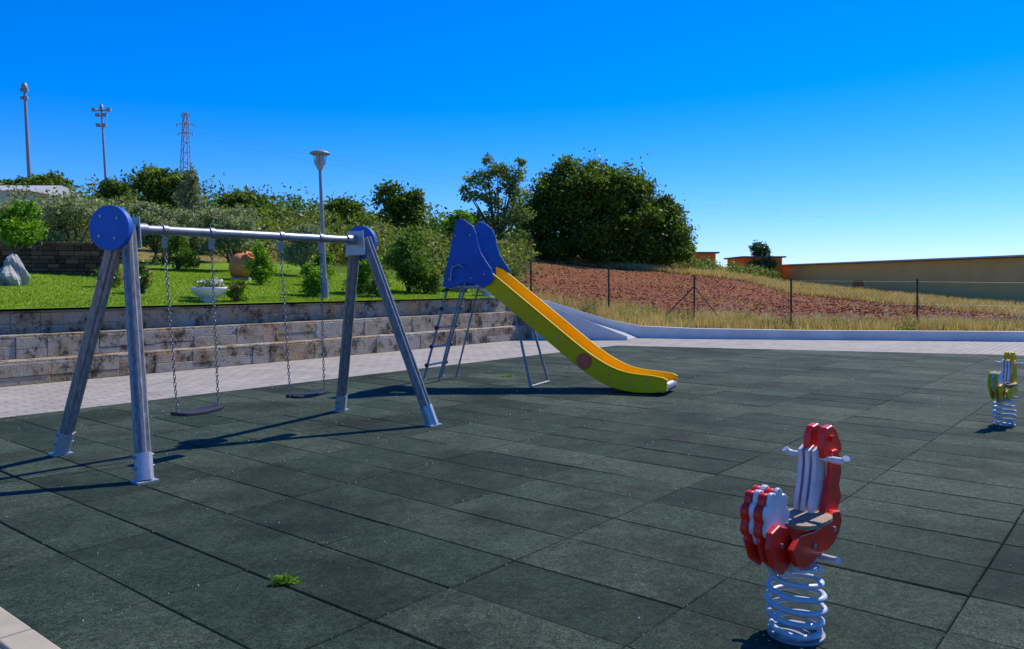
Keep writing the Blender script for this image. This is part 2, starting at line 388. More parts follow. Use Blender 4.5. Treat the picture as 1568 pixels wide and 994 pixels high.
# ---------------------------------------------------------------- stone steps
st=empty('stone_steps'); ax=(u,n_,Vector((0,0,1)))
b=MB(); tr=MB(); bk=MB()
TE=17.3
for i in range(3):
    of=13.6+.4*i; z0=.37*i; 
    bk.box(TO((TE-12)/2-.02,of+.05+(14.5-of)/2,z0+.155),TE+12-.04,14.5-of-.06,.33,'brownstone',ax)
    t=-12
    while t<TE:
        L=random.uniform(.3,1.1); t2=min(t+L,TE)
        if TE-t2<.3: t2=TE
        rows=[(z0,z0+.335)] if random.random()<.55 else [(z0,z0+random.uniform(.10,.22)),(0,z0+.335)]
        if len(rows)==2: rows[1]=(rows[0][1]+.003,z0+.335)
        for za,zb in rows:
            j=random.uniform(0,.022)
            b.box(TO((t+t2)/2,of+.07+j,(za+zb)/2),t2-t-.004,.16,zb-za-.002,'stone',ax)
        t=t2
    t=-12
    while t<TE:
        t2=min(t+random.uniform(.5,1.4),TE)
        if TE-t2<.3: t2=TE
        tr.box(TO((t+t2)/2,of+.212+random.uniform(-.008,.012),z0+.352),t2-t-.007,.40,.034+random.uniform(-.004,.004),'stone',ax); t=t2
b.build('face_stones',st,.008); tr.build('treads',st,.006); bk.build('core',st)

# ---------------------------------------------------------------- ramp and white kerb wall
b=MB()
n0=Vector((.45,22.25,0)); n1=Vector((3.1,21.75,0)); f0=Vector((.1,23.7,0)); f1=Vector((3.6,22.6,0))
z=Vector((0,0,1))
b.add([n0+z*1.0,n1+z*.008,f1+z*.008,f0+z*1.05, n0-z*.02,n1-z*.02],[[0,1,2,3],[4,5,1,0]],'concrete')
b.add([n0+z*1.0,f0+z*1.05,f0-z*.02,n0-z*.02],[[0,1,2,3]],'concrete')
b.build('access_ramp')
b=MB()
pts=[(-.9,23.9,1.22),(.1,23.75,1.22),(1.1,23.5,1.0),(2.0,23.2,.72),(2.8,22.95,.48),(3.6,22.7,.33),(5,22.3,.28),(8,21.95,.25),(13.5,21.25,.26),(20,20.5,.3),(40,17.8,.3)]
vs=[];fs=[]
for x,y,h in pts: vs+=[(x,y-.09,-.05),(x,y-.09,h),(x,y+.09,h),(x,y+.09,-.05)]
for i in range(len(pts)-1):
    a=i*4
    for k in range(3): fs.append([a+k,a+4+k,a+5+k,a+1+k])
b.add(vs,fs,'white'); b.build('white_kerb_wall')
b=MB(); pts=[Vector((.55,22.15,1.1)),Vector((1.8,21.9,.62)),Vector((3.1,21.68,.1))]
vs=[];fs=[]
for p in pts: vs+=[p+Vector((0,-.07,-p.z-.02)),p+Vector((0,-.07,0)),p+Vector((0,.07,0)),p+Vector((0,.07,-p.z-.02))]
for i in range(2):
    a=i*4
    for k in range(3): fs.append([a+k,a+4+k,a+5+k,a+1+k])
fs.append([0,1,2,3]); b.add(vs,fs,'white'); b.build('ramp_kerb')

# ---------------------------------------------------------------- wire fence
fe=empty('wire_fence'); b=MB(); w=MB()
fp=[(-2,28.2,.95),(.65,27.5,.75),(3.19,26.5,.57),(5.85,25.8,.3),(8.3,23.9,.2),(11.85,23.5,.17),(15.6,23,.15),(19.5,22.6,.1)]
fp=[Vector((x,y,float(H(x,y))-.02)) for x,y,_ in fp]
for p in fp:
    b.tube(p,p+z*1.5,.03,'fence',n=8)
c=fp[3]
b.tube(c+z*1.15,c+Vector((-.95,.25,.1)),.02,'fence'); b.tube(c+z*1.15,c+Vector((.8,-.6,-.02)),.02,'fence')
b.build('posts',fe)
for i in range(len(fp)-1):
    p,q=fp[i],fp[i+1]; L=(q-p).length
    for hz in (.1,.75,1.42): w.tube(p+z*hz,q+z*hz,.004,'wire',n=3)
    s=-1.35
    while s<L:
        for sg in (1,-1):
            a=max(0,s); e=min(L,s+1.35)
            ha=.08+(a-s if sg==1 else 1.35-(a-s)); hb=.08+(e-s if sg==1 else 1.35-(e-s))
            if e-a>.05: w.tube(p+(q-p)*(a/L)+z*ha,p+(q-p)*(e/L)+z*hb,.0020,'wire',n=3)
        s+=.13
w.build('mesh',fe)

# ---------------------------------------------------------------- swing set
sw=empty('swing_set'); C=Vector((-2.496,8.08,0))
def S(t,o,zz): return C+u*t+n_*o+z*zz
b=MB(); mt=MB(); bl=MB()
T0,T1,ZB=-1.40,1.25,2.055
mt.tube(S(T0,0,ZB),S(T1,0,ZB),.040,'steel',n=16)
for tt_,tf in ((T0,-1.6),(T1,1.6)):
    for sg in (-1,1):
        top=S(tt_+.0,sg*.085,ZB+.02); ft=S(tf,sg*.79,0.02); d=(top-ft)
        b.tube(ft+d*.04,top,.062,'wood',n=18,flute=.24)
        mt.tube(ft,ft+d*.10,.071,'bracket',n=6)
        mt.box(ft+z*.0,.17,.13,.02,'bracket',ax)
        for q in (.05,.09): mt.tube(ft+d*q-u*.085,ft+d*q+u*.085,.012,'steel',n=6)
        mt.tube(ft+d*.78-u*.075,ft+d*.78+u*.075,.014,'steel',n=6)
    sgn=-1 if tt_<0 else 1
    mt.prism([S(tt_-sgn*.07,-.17,ZB-.17),S(tt_-sgn*.07,.17,ZB-.17),S(tt_-sgn*.07,.13,ZB+.1),S(tt_-sgn*.07,-.13,ZB+.1)],u*sgn*-.012,'bracket')
    mt.tube(S(tt_-sgn*.08,0,ZB),S(tt_-sgn*.2,0,ZB),.055,'steel',n=16)
    nd=Vector((-.2,-.98,0)) if sgn<0 else Vector((.35,.94,0))
    cc=S(tt_-.13,0,ZB-.005)+Vector((.05,-.05,0)) if sgn<0 else S(tt_,0,ZB-.02)+Vector((-.02,.15,0))
    bl.disc(cc,nd,.192,.055,'blue',36)
    wv=Vector((nd.y,-nd.x,0))
    for a,bb in ((.08,.1),(-.08,.08),(.09,-.07),(-.06,-.09)):
        q=cc+wv*a+z*bb; mt.tube(q+nd*.02,q+nd*.036,.014,'steel',n=8)
b.build('grooved_legs',sw); mt.build('beam_and_brackets',sw,.003); bl.build('blue_end_caps',sw,.01)
def chain(b,p,q):
    L=(q-p).length; d=(q-p)/L; n=int(L/.034); a,c=b.frame(d)
    for i in range(n):
        m=p+d*(i+.5)*L/n; s=a if i%2 else c; hl=.023; hw=.011
        pts=[m+d*hl*math.cos(k*math.pi/4)+s*hw*math.sin(k*math.pi/4) for k in range(8)]
        b.path(pts,.0040,'chain',n=4,closed=True)
ch=MB(); se=MB()
for (ta,tb,sa,sb,zs) in ((-1.03,-.57,-.22,-.12,.41),(.2,.7,-.16,-.06,.42)):
    pa,pb=S(ta,sa,zs),S(tb,sb,zs)
    for t_,q in ((ta,pa),(tb,pb)):
        tp=S(t_,0,ZB-.14)
        ch.tube(S(t_,0,ZB-.04),tp,.012,'steel',n=8)
        ch.tube(S(t_-.022,0,ZB),S(t_+.022,0,ZB),.050,'steel',n=16)
        ch.box(tp+z*.03,.03,.05,.09,'chain',ax)
        chain(ch,tp,q+z*.05)
        ch.tube(q+z*.06,q-z*.0,.008,'steel',n=6)
    m=(pa+pb)/2; d=(pb-pa).normalized(); nn=d.cross(z)
    vs=[];fs=[];K=10
    for i in range(K+1):
        s=(i/K-.5); wd=.085*(1-abs(2*s)**6*.35); sag=.018*(4*s*s)-.01
        for e in (-1,1):
            for tk in (-.016,.016): vs.append(m+d*s*.52+nn*e*wd+z*(sag+tk))
    for i in range(K):
        a=i*4; fs+=[[a,a+2,a+6,a+4],[a+1,a+5,a+7,a+3],[a,a+4,a+5,a+1],[a+2,a+3,a+7,a+6]]
    fs+=[[0,1,3,2],[K*4,K*4+2,K*4+3,K*4+1]]
    se.add(vs,fs,'blackr')
ch.build('chains',sw); se.build('seats',sw,.006)

# ---------------------------------------------------------------- slide
sl=empty('playground_slide'); O=Vector((-.39,12.62,0)); sa=Vector((.902,-.431,0)); sp_=Vector((.431,.902,0))
def Q(a,bb,zz): return O+sa*a+sp_*bb+z*zz
def interp(a,P): return float(np.interp(a,[p[0] for p in P],[p[1] for p in P]))
bot=[(0.02,1.57),(1.6,.39),(1.78,.265),(1.95,.17),(2.15,.09),(2.35,.05),(2.6,.04),(2.85,.06),(2.95,.1)]
top=[(0.02,1.80),(.14,1.76),(1.6,.67),(1.78,.545),(1.95,.44),(2.15,.34),(2.35,.28),(2.6,.26),(2.85,.25),(2.95,.2)]
aa=[.02,.14]+list(np.arange(.3,2.96,.06))
def smooth(P,a): return sum(interp(min(2.95,max(.02,a+dd)),P) for dd in (-.12,-.06,0,.06,.12))/5 if .3<a<2.85 else interp(a,P)
y=MB()
for b0 in (-.29,.27):
    vs=[];fs=[]
    for a in aa:
        lo,hi=smooth(bot,a),smooth(top,a)
        for bb in (b0,b0+.02): vs+=[Q(a,bb,lo),Q(a,bb,hi)]
    for i in range(len(aa)-1):
        k=i*4; fs+=[[k,k+1,k+5,k+4],[k+2,k+6,k+7,k+3],[k+1,k+3,k+7,k+5],[k,k+4,k+6,k+2]]
    k=(len(aa)-1)*4; fs+=[[0,2,3,1],[k,k+1,k+3,k+2]]
    y.add(vs,fs,'yellow')
    y.path([Q(a,b0+.01,smooth(top,a)+.008) for a in aa],.022,'yellow',n=8)
    y.path([Q(a,b0+.01,smooth(bot,a)-.0) for a in aa],.017,'yellow',n=8)
vs=[];fs=[]
for a in aa:
    lo=smooth(bot,a)+.05
    for bb,dz in ((-.268,.03),(-.22,0),(.22,0),(.268,.03)): vs.append(Q(a,bb,lo+dz))
for i in range(len(aa)-1):
    for k in range(3): fs.append([i*4+k,i*4+k+1,i*4+k+5,i*4+k+4])
y.add(vs,fs,'yellow',True)
y.build('chute',sl)
b=MB(); b.tube(Q(2.88,-.262,.11),Q(2.88,.262,.11),.065,'steel',n=16); 
b.tube(Q(.62,-.25,1.05),Q(.9,-.34,.02),.02,'greysteel'); b.tube(Q(.62,.25,1.05),Q(.9,.34,.02),.02,'greysteel')
b.tube(Q(.9,-.36,.03),Q(.9,.36,.03),.018,'greysteel'); b.tube(Q(.62,-.27,1.06),Q(.62,.27,1.06),.02,'greysteel')
b.build('end_roll_and_support',sl)
r=MB()
for a,zz,rr in ((.1,1.64,.115),(1.73,.44,.115)):
    for bb in (-.305,.305):
        r.disc(Q(a,bb,zz),sp_,rr,.03,'redcap',24)
for a in (.5,.9,1.3,2.1,2.4,2.65):
    for q in (.06,.16):
        r.disc(Q(a,-.293,interp(a,bot)+q),sp_,.014,.012,'steel',8)
r.build('round_caps_and_bolts',sl,.004)
pb=[(-.62,1.50),(-.56,1.78),(-.48,2.05),(-.41,2.38),(-.37,2.53),(-.30,2.57),(-.19,2.52),(-.08,2.44),(-.02,2.33),(.01,2.17),(.06,2.03),(.15,1.9),(.24,1.78),(.28,1.66),(.24,1.56),(.1,1.5),(-.06,1.55),(-.2,1.58),(-.36,1.53),(-.5,1.49)]
p=MB()
for b0 in (-.335,.31): p.prism([Q(a,b0,zz) for a,zz in pb],sp_*.022,'blue')
for a,zz in ((-.5,1.62),(-.1,1.64),(-.38,2.3),(-.12,2.3),(.12,1.7)): p.disc(Q(a,-.338,zz),sp_,.014,.012,'steel',8)
p.build('blue_side_panels',sl,.006)
l=MB()
for bb in (-.28,.28):
    l.path([Q(-1.0,bb,.0),Q(-.55,bb,1.5),Q(-.47,bb,1.95),Q(-.36,bb,2.35)],.02,'greysteel',n=10)
    l.disc(Q(-1.0,bb,.02),z,.05,.012,'steel',12)
    l.path([Q(-.45,bb*1.32,1.6),Q(-.42,bb*1.36,1.8),Q(-.3,bb*1.36,1.85),Q(-.2,bb*1.32,1.8)],.013,'steel',n=8)
    l.tube(Q(-.3,bb,1.5),Q(-.72,bb,.02),.016,'greysteel')
for i in range(5):
    zz=.26+i*.3; a=-1.0+.45*zz/1.5; l.tube(Q(a,-.28,zz),Q(a,.28,zz),.017,'steel')
    for bb in(-.3,.3): l.disc(Q(a,bb,zz),sp_,.033,.035,'blackr',10)
l.box(Q(-.25,0,1.5),.62,.54,.04,'greysteel',(sa,sp_,z))
l.build('ladder_and_platform',sl)

# ---------------------------------------------------------------- spring riders
def rider(base,axd,body,alt,sc=1.0):
    e=empty('spring_rider'); A=Vector(axd).normalized(); R=Vector((A.y,-A.x,0)); B=Vector(base)
    def P(a,bb,zz): return B+A*a*sc+R*bb*sc+z*(zz*sc+.012)
    tail=[]
    for k in range(72):
        t=2*math.pi*k/72; rr=.098+.018*abs(math.cos(4.5*t))
        tail.append((-.195+rr*math.cos(t)*.95,.552+rr*math.sin(t)*1.15))
    hip=[(-.29,.47),(-.25,.38),(-.17,.33),(-.10,.36),(-.08,.45),(-.11,.52),(-.2,.55),(-.27,.53)]
    lowb=[(-.20,.44),(-.15,.36),(-.08,.33),(.0,.34),(.06,.37),(.13,.365),(.20,.38),(.26,.42),(.29,.47),(.27,.52),(.20,.53),(.12,.49),(.0,.48),(-.12,.49)]
    chest=[(.10,.37),(.2,.37),(.27,.40),(.315,.46),(.295,.52),(.335,.57),(.31,.63),(.335,.69),(.32,.76),(.29,.80),(.24,.80),(.235,.72),(.215,.64),(.18,.56),(.13,.5),(.09,.44)]
    head=[(.19,.76),(.175,.82),(.185,.875),(.215,.905),(.265,.912),(.31,.89),(.335,.85),(.36,.82),(.37,.785),(.34,.765),(.30,.77),(.25,.74)]
    m=MB()
    for bb in (-.085,.058): m.prism([P(a,bb,h) for a,h in lowb],R*.026*sc,body)
    for bb in (-.108,-.045): m.prism([P(a,bb,h) for a,h in tail],R*.034*sc,body)
    for bb in (-.098,-.036): m.prism([P(a,bb,h) for a,h in hip],R*.02*sc,body)
    m.prism([P(a-.01,.008,h-.01) for a,h in hip],R*.026*sc,body)
    m.prism([P(a,.032,h) for a,h in chest],R*.03*sc,body)
    for bb in (-.055,.012): m.prism([P(a,bb,h) for a,h in head],R*.036*sc,body)
    m.build('body_panels',e,.006)
    w=MB()
    w.prism([P(a+.012,-.0735,h+.006) for a,h in tail],R*.026*sc,alt)
    w.prism([P(a+.014,-.0105,h+.004) for a,h in tail],R*.018*sc,alt)
    low=[(-.24,.44),(-.2,.35),(-.13,.285),(-.06,.28),(.0,.33),(.0,.40),(-.1,.47),(-.2,.48)]
    for bb in (-.05,-.012): w.prism([P(a,bb,h) for a,h in low],R*.018*sc,alt)
    neck=[(.12,.46),(.125,.56),(.155,.66),(.17,.74),(.165,.80),(.22,.82),(.27,.78),(.27,.6),(.24,.46)]
    for bb in (-.07,-.036,-.002): w.prism([P(a-.012,bb,h) for a,h in neck],R*.022*sc,alt)
    w.build('tail_and_neck_plates',e,.005)
    h=MB()
    seat=[]
    for k in range(28):
        t=2*math.pi*k/28; ca,sb=math.cos(t),math.sin(t)
        seat.append(P(.035+.145*math.copysign(abs(ca)**.6,ca),.012+.108*math.copysign(abs(sb)**.7,sb),.505))
    h.prism(seat,z*.02*sc,'board')
    h.tube(P(.2,-.14,.765),P(.2,.14,.765),.012*sc,alt,n=12)
    for s in (-1,1):
        h.path([P(.2,s*.075,.765),P(.2,s*.12,.765),P(.195,s*.14,.772),P(.185,s*.148,.785)],.016*sc,alt,n=10)
        h.path([P(.08,0,.35),P(.08,s*.14,.35),P(.06,s*.165,.36)],.014*sc,alt,n=10)
        h.disc(P(.25,s*.05,.85),R,.018*sc,.02*sc,body,14)
    for a_,z_ in ((.0,.42),(.2,.45)): h.disc(P(a_,.086,z_),R,.012*sc,.012*sc,'steel',8)
    h.disc(P(-.195,.034,.45),R,.011*sc,.012*sc,'steel',8)
    h.build('seat_handles_footrests',e,.003)
    s=MB(); pts=[]; turns=5.2; K=170
    for k in range(K+1):
        f=k/K; t=2*math.pi*turns*f; zz=.03+.27*max(0,(f-.08)/.92); rr=.112-.010*math.cos(f*2*math.pi)
        pts.append(P(rr*math.cos(t),rr*math.sin(t),zz))
    s.path(pts,.0135*sc,'springm',n=8)
    s.disc(P(0,0,.312),z,.09*sc,.014,'springm',20); s.disc(P(0,0,.008),z,.125*sc,.012,'greysteel',24)
    s.box(P(0,0,.335),.2*sc,.10*sc,.04*sc,'springm',(A,R,z))
    for k in range(4):
        t=k*math.pi/2+.6; s.disc(P(.09*math.cos(t),.09*math.sin(t),.022),z,.014*sc,.016*sc,'steel',6)
    s.build('spring_and_base',e)
rider((1.275,3.61,0),(.72,.694,0),'red','whitep')
rider((5.42,8.85,0),(.72,.694,0),'yellow2','whitep',.87)

# ---------------------------------------------------------------- street lamp and masts
e=empty('street_lamp'); b=MB(); bx,by=-4.36,18.5; g=1.15
b.tube((bx+.08,by,g-.2),(bx-.06,by,4.2),.05,'greysteel',.036,n=12); b.tube((bx+.08,by,g-.1),(bx+.06,by,g+.5),.07,'greysteel',n=12)
b.build('pole',e); bx-=.06
b=MB(); b.lathe([(.0,4.62),(.1,4.60),(.22,4.55),(.24,4.52),(.2,4.50),(.05,4.49)],(bx,by,0),'greysteel',24)
b.lathe([(.05,4.15),(.09,4.22),(.09,4.26),(.11,4.3),(.1,4.49)],(bx,by,0),'concrete',16)
for k in range(4):
    t=k*1.57; b.tube((bx+.11*math.cos(t),by+.11*math.sin(t),4.25),(bx+.15*math.cos(t),by+.15*math.sin(t),4.52),.01,'greysteel',n=6)
b.build('lantern',e)
def mast(name,X,Y,zt,r,arms,lean=0):
    b=MB(); g=float(H(X,Y))-.3; b.tube((X+lean,Y,g),(X,Y,zt),r,'greysteel',r*.6,n=10)
    for dz,w in arms:
        b.tube((X-w,Y,zt-dz),(X+w,Y,zt-dz),r*.5,'greysteel',n=6)
        for s in (-1,1): b.box((X+s*w,Y,zt-dz+.05),.28,.2,.22,'greysteel')
    b.lathe([(r*1.2,zt-.2),(r*1.4,zt),(r*.8,zt+.25),(0,zt+.3)],(X,Y,0),'greysteel',10)
    b.build(name)
mast('communications_mast',-36.4,60,16.1,.17,[(.3,.14),(.9,.12)],.6)
mast('floodlight_mast',-28.1,55,13.4,.10,[(.15,.5),(.5,.25),(1.2,.2)],.5)
mast('utility_pole',-19.8,60,8.5,.1,[(.3,.5)])
b=MB(); X,Y=-32.5,80; g=4.5; zt=18.3
def wd(h): return .65-.48*(h-g)/(zt-g)
lv=np.linspace(g,zt,15)
for i in range(14):
    a,c=lv[i],lv[i+1]; A_=[Vector((X+sx*wd(a),Y+sy*wd(a),a)) for sx,sy in((-1,-1),(1,-1),(1,1),(-1,1))]; C_=[Vector((X+sx*wd(c),Y+sy*wd(c),c)) for sx,sy in((-1,-1),(1,-1),(1,1),(-1,1))]
    for k in range(4):
        b.tube(A_[k],C_[k],.045,'greysteel',n=4); b.tube(A_[k],C_[(k+1)%4],.025,'greysteel',n=4); b.tube(C_[k],C_[(k+1)%4],.025,'greysteel',n=4)
for h,w in ((17.2,.9),(16.3,.7),(18.2,.4)):
    b.tube((X-w,Y,h),(X+w,Y,h),.045,'greysteel',n=4)
    for s in(-1,1): b.tube((X+s*w,Y,h),(X+s*w,Y,h-.3),.04,'greysteel',n=6)
b.build('electricity_pylon')
b=MB()
for dx,h in ((-.9,16.9),(.9,16.9),(.7,16)):
    pts=[]
    for k in range(30):
        f=k/29; pts.append((X+dx+f*75,Y+f*20,h-f*6.5-6*4*f*(1-f)*.35))
    b.path(pts,.0065,'chain',n=3)
b.build('power_lines')

# ---------------------------------------------------------------- garden objects
def planter(X,Y,g,sc):
    e=empty('flower_planter'); b=MB()
    b.lathe([(.0,0),(.2*sc,0),(.19*sc,.04*sc),(.12*sc,.09*sc),(.13*sc,.12*sc),(.28*sc,.2*sc),(.36*sc,.3*sc),(.385*sc,.33*sc),(.38*sc,.36*sc),(.33*sc,.36*sc),(.31*sc,.3*sc),(0,.29*sc)],(X,Y,g),'white',28)
    b.build('bowl',e)
    P=clump_points([(X,Y,g+.36*sc,.26*sc,.26*sc,.12*sc)],900,12); leaves('foliage',P,.028,'shrub',e)
    P=clump_points([(X,Y,g+.44*sc,.24*sc,.24*sc,.08*sc)],260,10); leaves('flowers',P,.026,'flower',e,.9)
planter(-6.03,16.0,1.13,.95); planter(-.72,22.3,1.15,.8)
e=empty('terracotta_jar'); b=MB(); 
prof=[(.0,-.38),(.11,-.375),(.13,-.35),(.24,-.25),(.325,-.10),(.35,.04),(.31,.18),(.22,.28),(.12,.325),(.11,.38),(.15,.41),(.14,.42),(.09,.41),(.08,.30)]
b.lathe(prof,(0,0,0),'clay',30); o=b.build('jar_body',e); o.rotation_euler=(math.radians(12),math.radians(42),0); o.location=(-7.4,22,float(lawnz(5.73+13.93))+.38)
b=MB(); b.box((-7.4,22,float(lawnz(19.6))+.02),.5,.4,.1,'rock'); b.build('stone_base',e,.02)
b=MB()
p0=Vector((-15,19.2,0)); p1=Vector((-9.9,20.2,0)); d=(p1-p0); L=d.length; d/=L; nn=Vector((-d.y,d.x,0)); zz=1.15
b.box((p0+p1)/2+z*1.75+nn*.13,L-.02,.2,1.35,'brownstone',(d,nn,z))
while zz<2.5:
    hh=random.uniform(.07,.14); t=0
    while t<L:
        l_=random.uniform(.12,.42)
        b.box(p0+d*(t+l_/2)+z*(zz+hh/2)+nn*random.uniform(-.03,.02),l_-.012,.2,hh-.01,'brownstone',(d,nn,z)); t+=l_
    zz+=hh
b.build('dry_stone_wall',None,.012)
bm=bmesh.new(); bmesh.ops.create_icosphere(bm,subdivisions=4,radius=1)
for v in bm.verts:
    c=v.co; f=1+.16*math.sin(5.1*c.x+4*c.z)+.14*math.sin(6.7*c.y+7*c.z)+.07*math.sin(13*c.x+9*c.y+11*c.z)
    hz=c.z; wdt=.25+.06*math.sin(hz*5+1)
    v.co=Vector((c.x*f*wdt-10.3,c.y*f*wdt+16.6,1.62+hz*.54))
me=D.meshes.new('rock_sculpture'); bm.to_mesh(me); bm.free(); me.materials.append(M['rock'])
coll.objects.link(D.objects.new('rock_sculpture',me))

# ---------------------------------------------------------------- trees
def tree(name,X,Y,topz,rx,mat,n,size,trunk=.3,ncl=9,conic=False,clumps=None,seed=0,tr=None):
    rr=random.Random(seed+int(abs(X)*37)); e=empty(name); g=float(H(X,Y))-.1; hgt=topz-g
    if clumps is None:
        clumps=[]; cz=g+hgt*(trunk+(1-trunk)/2); rz=hgt*(1-trunk)/2
        for i in range(ncl):
            if conic:
                f=i/(ncl-1); wv=rx*(1-.8*f); a=rr.uniform(0,6.28)
                clumps.append((X+wv*.35*math.cos(a),Y+wv*.35*math.sin(a),cz-rz+2*rz*f*.93,wv*.75,wv*.75,rz*.24))
            else:
                a=rr.uniform(0,6.28); q=rr.uniform(.15,.72); vz=rr.uniform(-.6,.66); w_=math.sqrt(1-vz*vz)
                s=rr.uniform(.28,.5)
                clumps.append((X+rx*q*w_*math.cos(a),Y+rx*q*w_*math.sin(a),cz+rz*vz,rx*s,rx*s,min(rx,rz)*s))
    b=MB(); t0=Vector((X,Y,g)); tr=tr or max(.05,hgt*.028); fork=Vector((X+rr.uniform(-.1,.1),Y,g+hgt*max(.18,trunk*.8)))
    mid=(t0+fork)/2+Vector((rr.uniform(-.05,.05),0,0))*hgt*.3
    b.path([t0,mid,fork],[tr*1.3,tr,tr*.85],'bark',8)
    for c in clumps:
        cv=Vector(c[:3]); m2=fork.lerp(cv,.5)+Vector((rr.uniform(-.1,.1),rr.uniform(-.1,.1),-.05))*rx*.5
        b.path([fork,m2,cv],[tr*.6,tr*.35,tr*.1],'bark',6)
    b.build('trunk_and_limbs',e)
    leaves('foliage',clump_points(clumps,n),size,mat,e)
    return e
oc=[(4.3,55,7.9,2.4,2.6,1.9),(2.1,54.6,6.4,2.0,2.2,1.7),(7.4,55.3,7.0,2.3,2.4,1.9),(9.6,55,5.7,1.9,2,1.5),(11.0,55,4.5,1.3,1.5,1.1),(1.6,54.5,4.4,1.5,1.6,1.3),(5.0,53.6,5.0,2.3,2,1.6),(8.0,53.8,4.3,2.2,1.8,1.3),(5.7,55,9.0,1.1,1.2,.8),(3.8,55,9.3,1.0,1.1,.7),(8.6,55,8.1,1.1,1.2,.9),(10.6,55,6.6,.9,1,.7),(3.2,53.4,3.6,1.7,1.4,.9),(6.4,53.2,3.5,1.8,1.4,.8),(10.2,54,3.6,1.5,1.4,.8),(2.9,55,8.0,1.1,1.2,.9),(11.7,54.5,3.7,.9,1,.8),(6.4,53,6.9,1.2,1,.9),(3.5,53,6.6,1.2,1,.9),(8.9,53.2,5.9,1.1,.9,.8),(5.0,52.8,8.0,.9,.7,.6),(2.3,53,5.2,.9,.7,.6),(7.3,52.5,5.4,1,.7,.6),(4.6,52.2,4.2,1,.7,.6),(7.4,53,8.2,.8,.7,.55)]
tree('oak_tree',5.8,55,10.2,5.9,'oak',82000,.12,clumps=oc,tr=.4)
pc=[(-1.9,50,7.9,.9,.9,.6),(-.9,50,8.5,.75,.8,.55),(.1,50,8.2,.8,.8,.5),(-2.5,50,6.9,.6,.7,.4),(-1.3,50,6.6,.8,.9,.6),(.4,50,7.0,.7,.8,.6),(-2.0,50,5.4,.7,.8,.5),(-.6,50,5.5,1.0,1,.7),(.6,50,5.6,.8,.9,.6),(-1.6,50,4.3,.9,1,.6),(0,50,4.2,1,1,.6),(-.3,50,7.4,.6,.6,.4),(-2.9,50,7.3,.4,.4,.25),(-1.6,50,9.1,.4,.4,.3),(.5,50,9.0,.35,.4,.25)]
tree('poplar_tree',-.9,50,9.3,2.3,'poplar',8500,.10,.2,clumps=pc)
tree('oak_tree',-19.5,45,8.1,2.3,'oak',9000,.12,.2,11)
tree('oak_tree',-16,50,7.3,2.7,'oak',9000,.13,.2,11)
tree('oak_tree',-6.9,50,7.8,1.9,'oak',8000,.12,.2,10,False)
tree('oak_tree',-11.3,55,7.0,2.2,'oak',6000,.13,.2,9)
tree('oak_tree',-28.6,50,8.4,1.8,'oak',5000,.13,.2,8)
tree('oak_tree',-25.6,52,8.2,1.7,'oak',5000,.13,.2,8)
tree('oak_tree',-31,50,8.2,1.9,'oak',5000,.13,.2,8)
tree('olive_tree',-13.1,24,4.2,1.6,'olive',12000,.05,.2,13)
tree('olive_tree',-15.2,25,4.2,1.3,'olive',7000,.05,.2,10)
tree('olive_tree',-11.6,26,4.2,1.2,'olive',9000,.05,.25,10)
tree('olive_tree',-8.7,25,3.6,.85,'olive',6000,.045,.25,9)
tree('olive_tree',-6.6,25.5,3.5,1.0,'olive',6000,.045,.25,9)
tree('olive_tree',-10.2,29,4.3,1.1,'olive',6000,.055,.25,9)
tree('cedar_tree',-12.8,32,6.1,1.2,'olive',7000,.06,.08,11,True)
tree('young_lime_tree',-10.45,17,3.35,.62,'bright',6000,.04,.45,8,tr=.035)
tree('linden_tree',-3.0,45,5.6,1.5,'bright',5000,.10,.2,9)
tree('pine_tree',23.4,75,5.7,1.4,'pine',6000,.13,.15,9)
def bush(name,X,Y,topz,rx,mat,n,size,flowers=None):
    e=empty(name); o=-.774*X+.633*Y; g=float(lawnz(o)) if (X/Y<-.02 and o<26) else float(H(X,Y)); h=topz-g; cl=[]
    for i in range(10):
        a=random.uniform(0,6.28); q=random.uniform(0,.6); f=(i+.5)/10
        cl.append((X+rx*q*math.cos(a),Y+rx*q*math.sin(a),g+h*(.15+.7*f),rx*.48*(1.15-.5*f),rx*.48*(1.15-.5*f),h*.15))
    b=MB()
    for c in cl: b.path([(X,Y,g-.05),((X+c[0])/2,(Y+c[1])/2,g+(c[2]-g)*.6),c[:3]],[.025,.015,.006],'bark',5)
    b.build('stems',e); leaves('foliage',clump_points(cl,n,14,.3),size,mat,e)
    if flowers: leaves('flowers',clump_points(cl,70,40,.3),.035,flowers,e,.9)
bush('tall_shrub',-2.84,22,3.2,.8,'shrub',9000,.045)
bush('tall_shrub',-3.8,20.2,2.45,.5,'bright',6000,.04)
bush('round_shrub',-4.62,18.9,2.0,.46,'bright',6000,.035)
bush('round_shrub',-6.55,21,2.65,.45,'bright',4000,.035)
bush('round_shrub',-10,24,3.1,.7,'shrub',4000,.04)
bush('round_shrub',-5.2,22,2.5,.4,'bright',3000,.04)
bush('tall_shrub',-1.5,23.6,2.6,.6,'scrub',4500,.04)
bush('round_shrub',-.3,27,2.6,.8,'scrub',4000,.05)
bush('rose_bush',-5.6,16.3,1.65,.26,'bright',1500,.03,'rose')
bush('rose_bush',-7.6,16.6,2.0,.3,'shrub',1500,.03,'rose')
bush('rose_bush',-3.25,19.7,1.9,.4,'shrub',2500,.03,'rose')
bush('rose_bush',-2.1,21.8,1.95,.4,'shrub',2500,.03,'rose')
bush('rose_bush',-8.7,17.5,2.0,.35,'shrub',1800,.03,'rose')
cl=[]
for i in range(270):
    k=rng.uniform(-.66,.02); Y=rng.uniform(31,62); X=k*Y; g=float(H(X,Y)); s=rng.uniform(.4,1.1)
    cl.append((X,Y,g+s*.7,s,s,s*.9))
leaves('hillside_scrub',clump_points(cl,75000,10,.3),.10,'scrub')
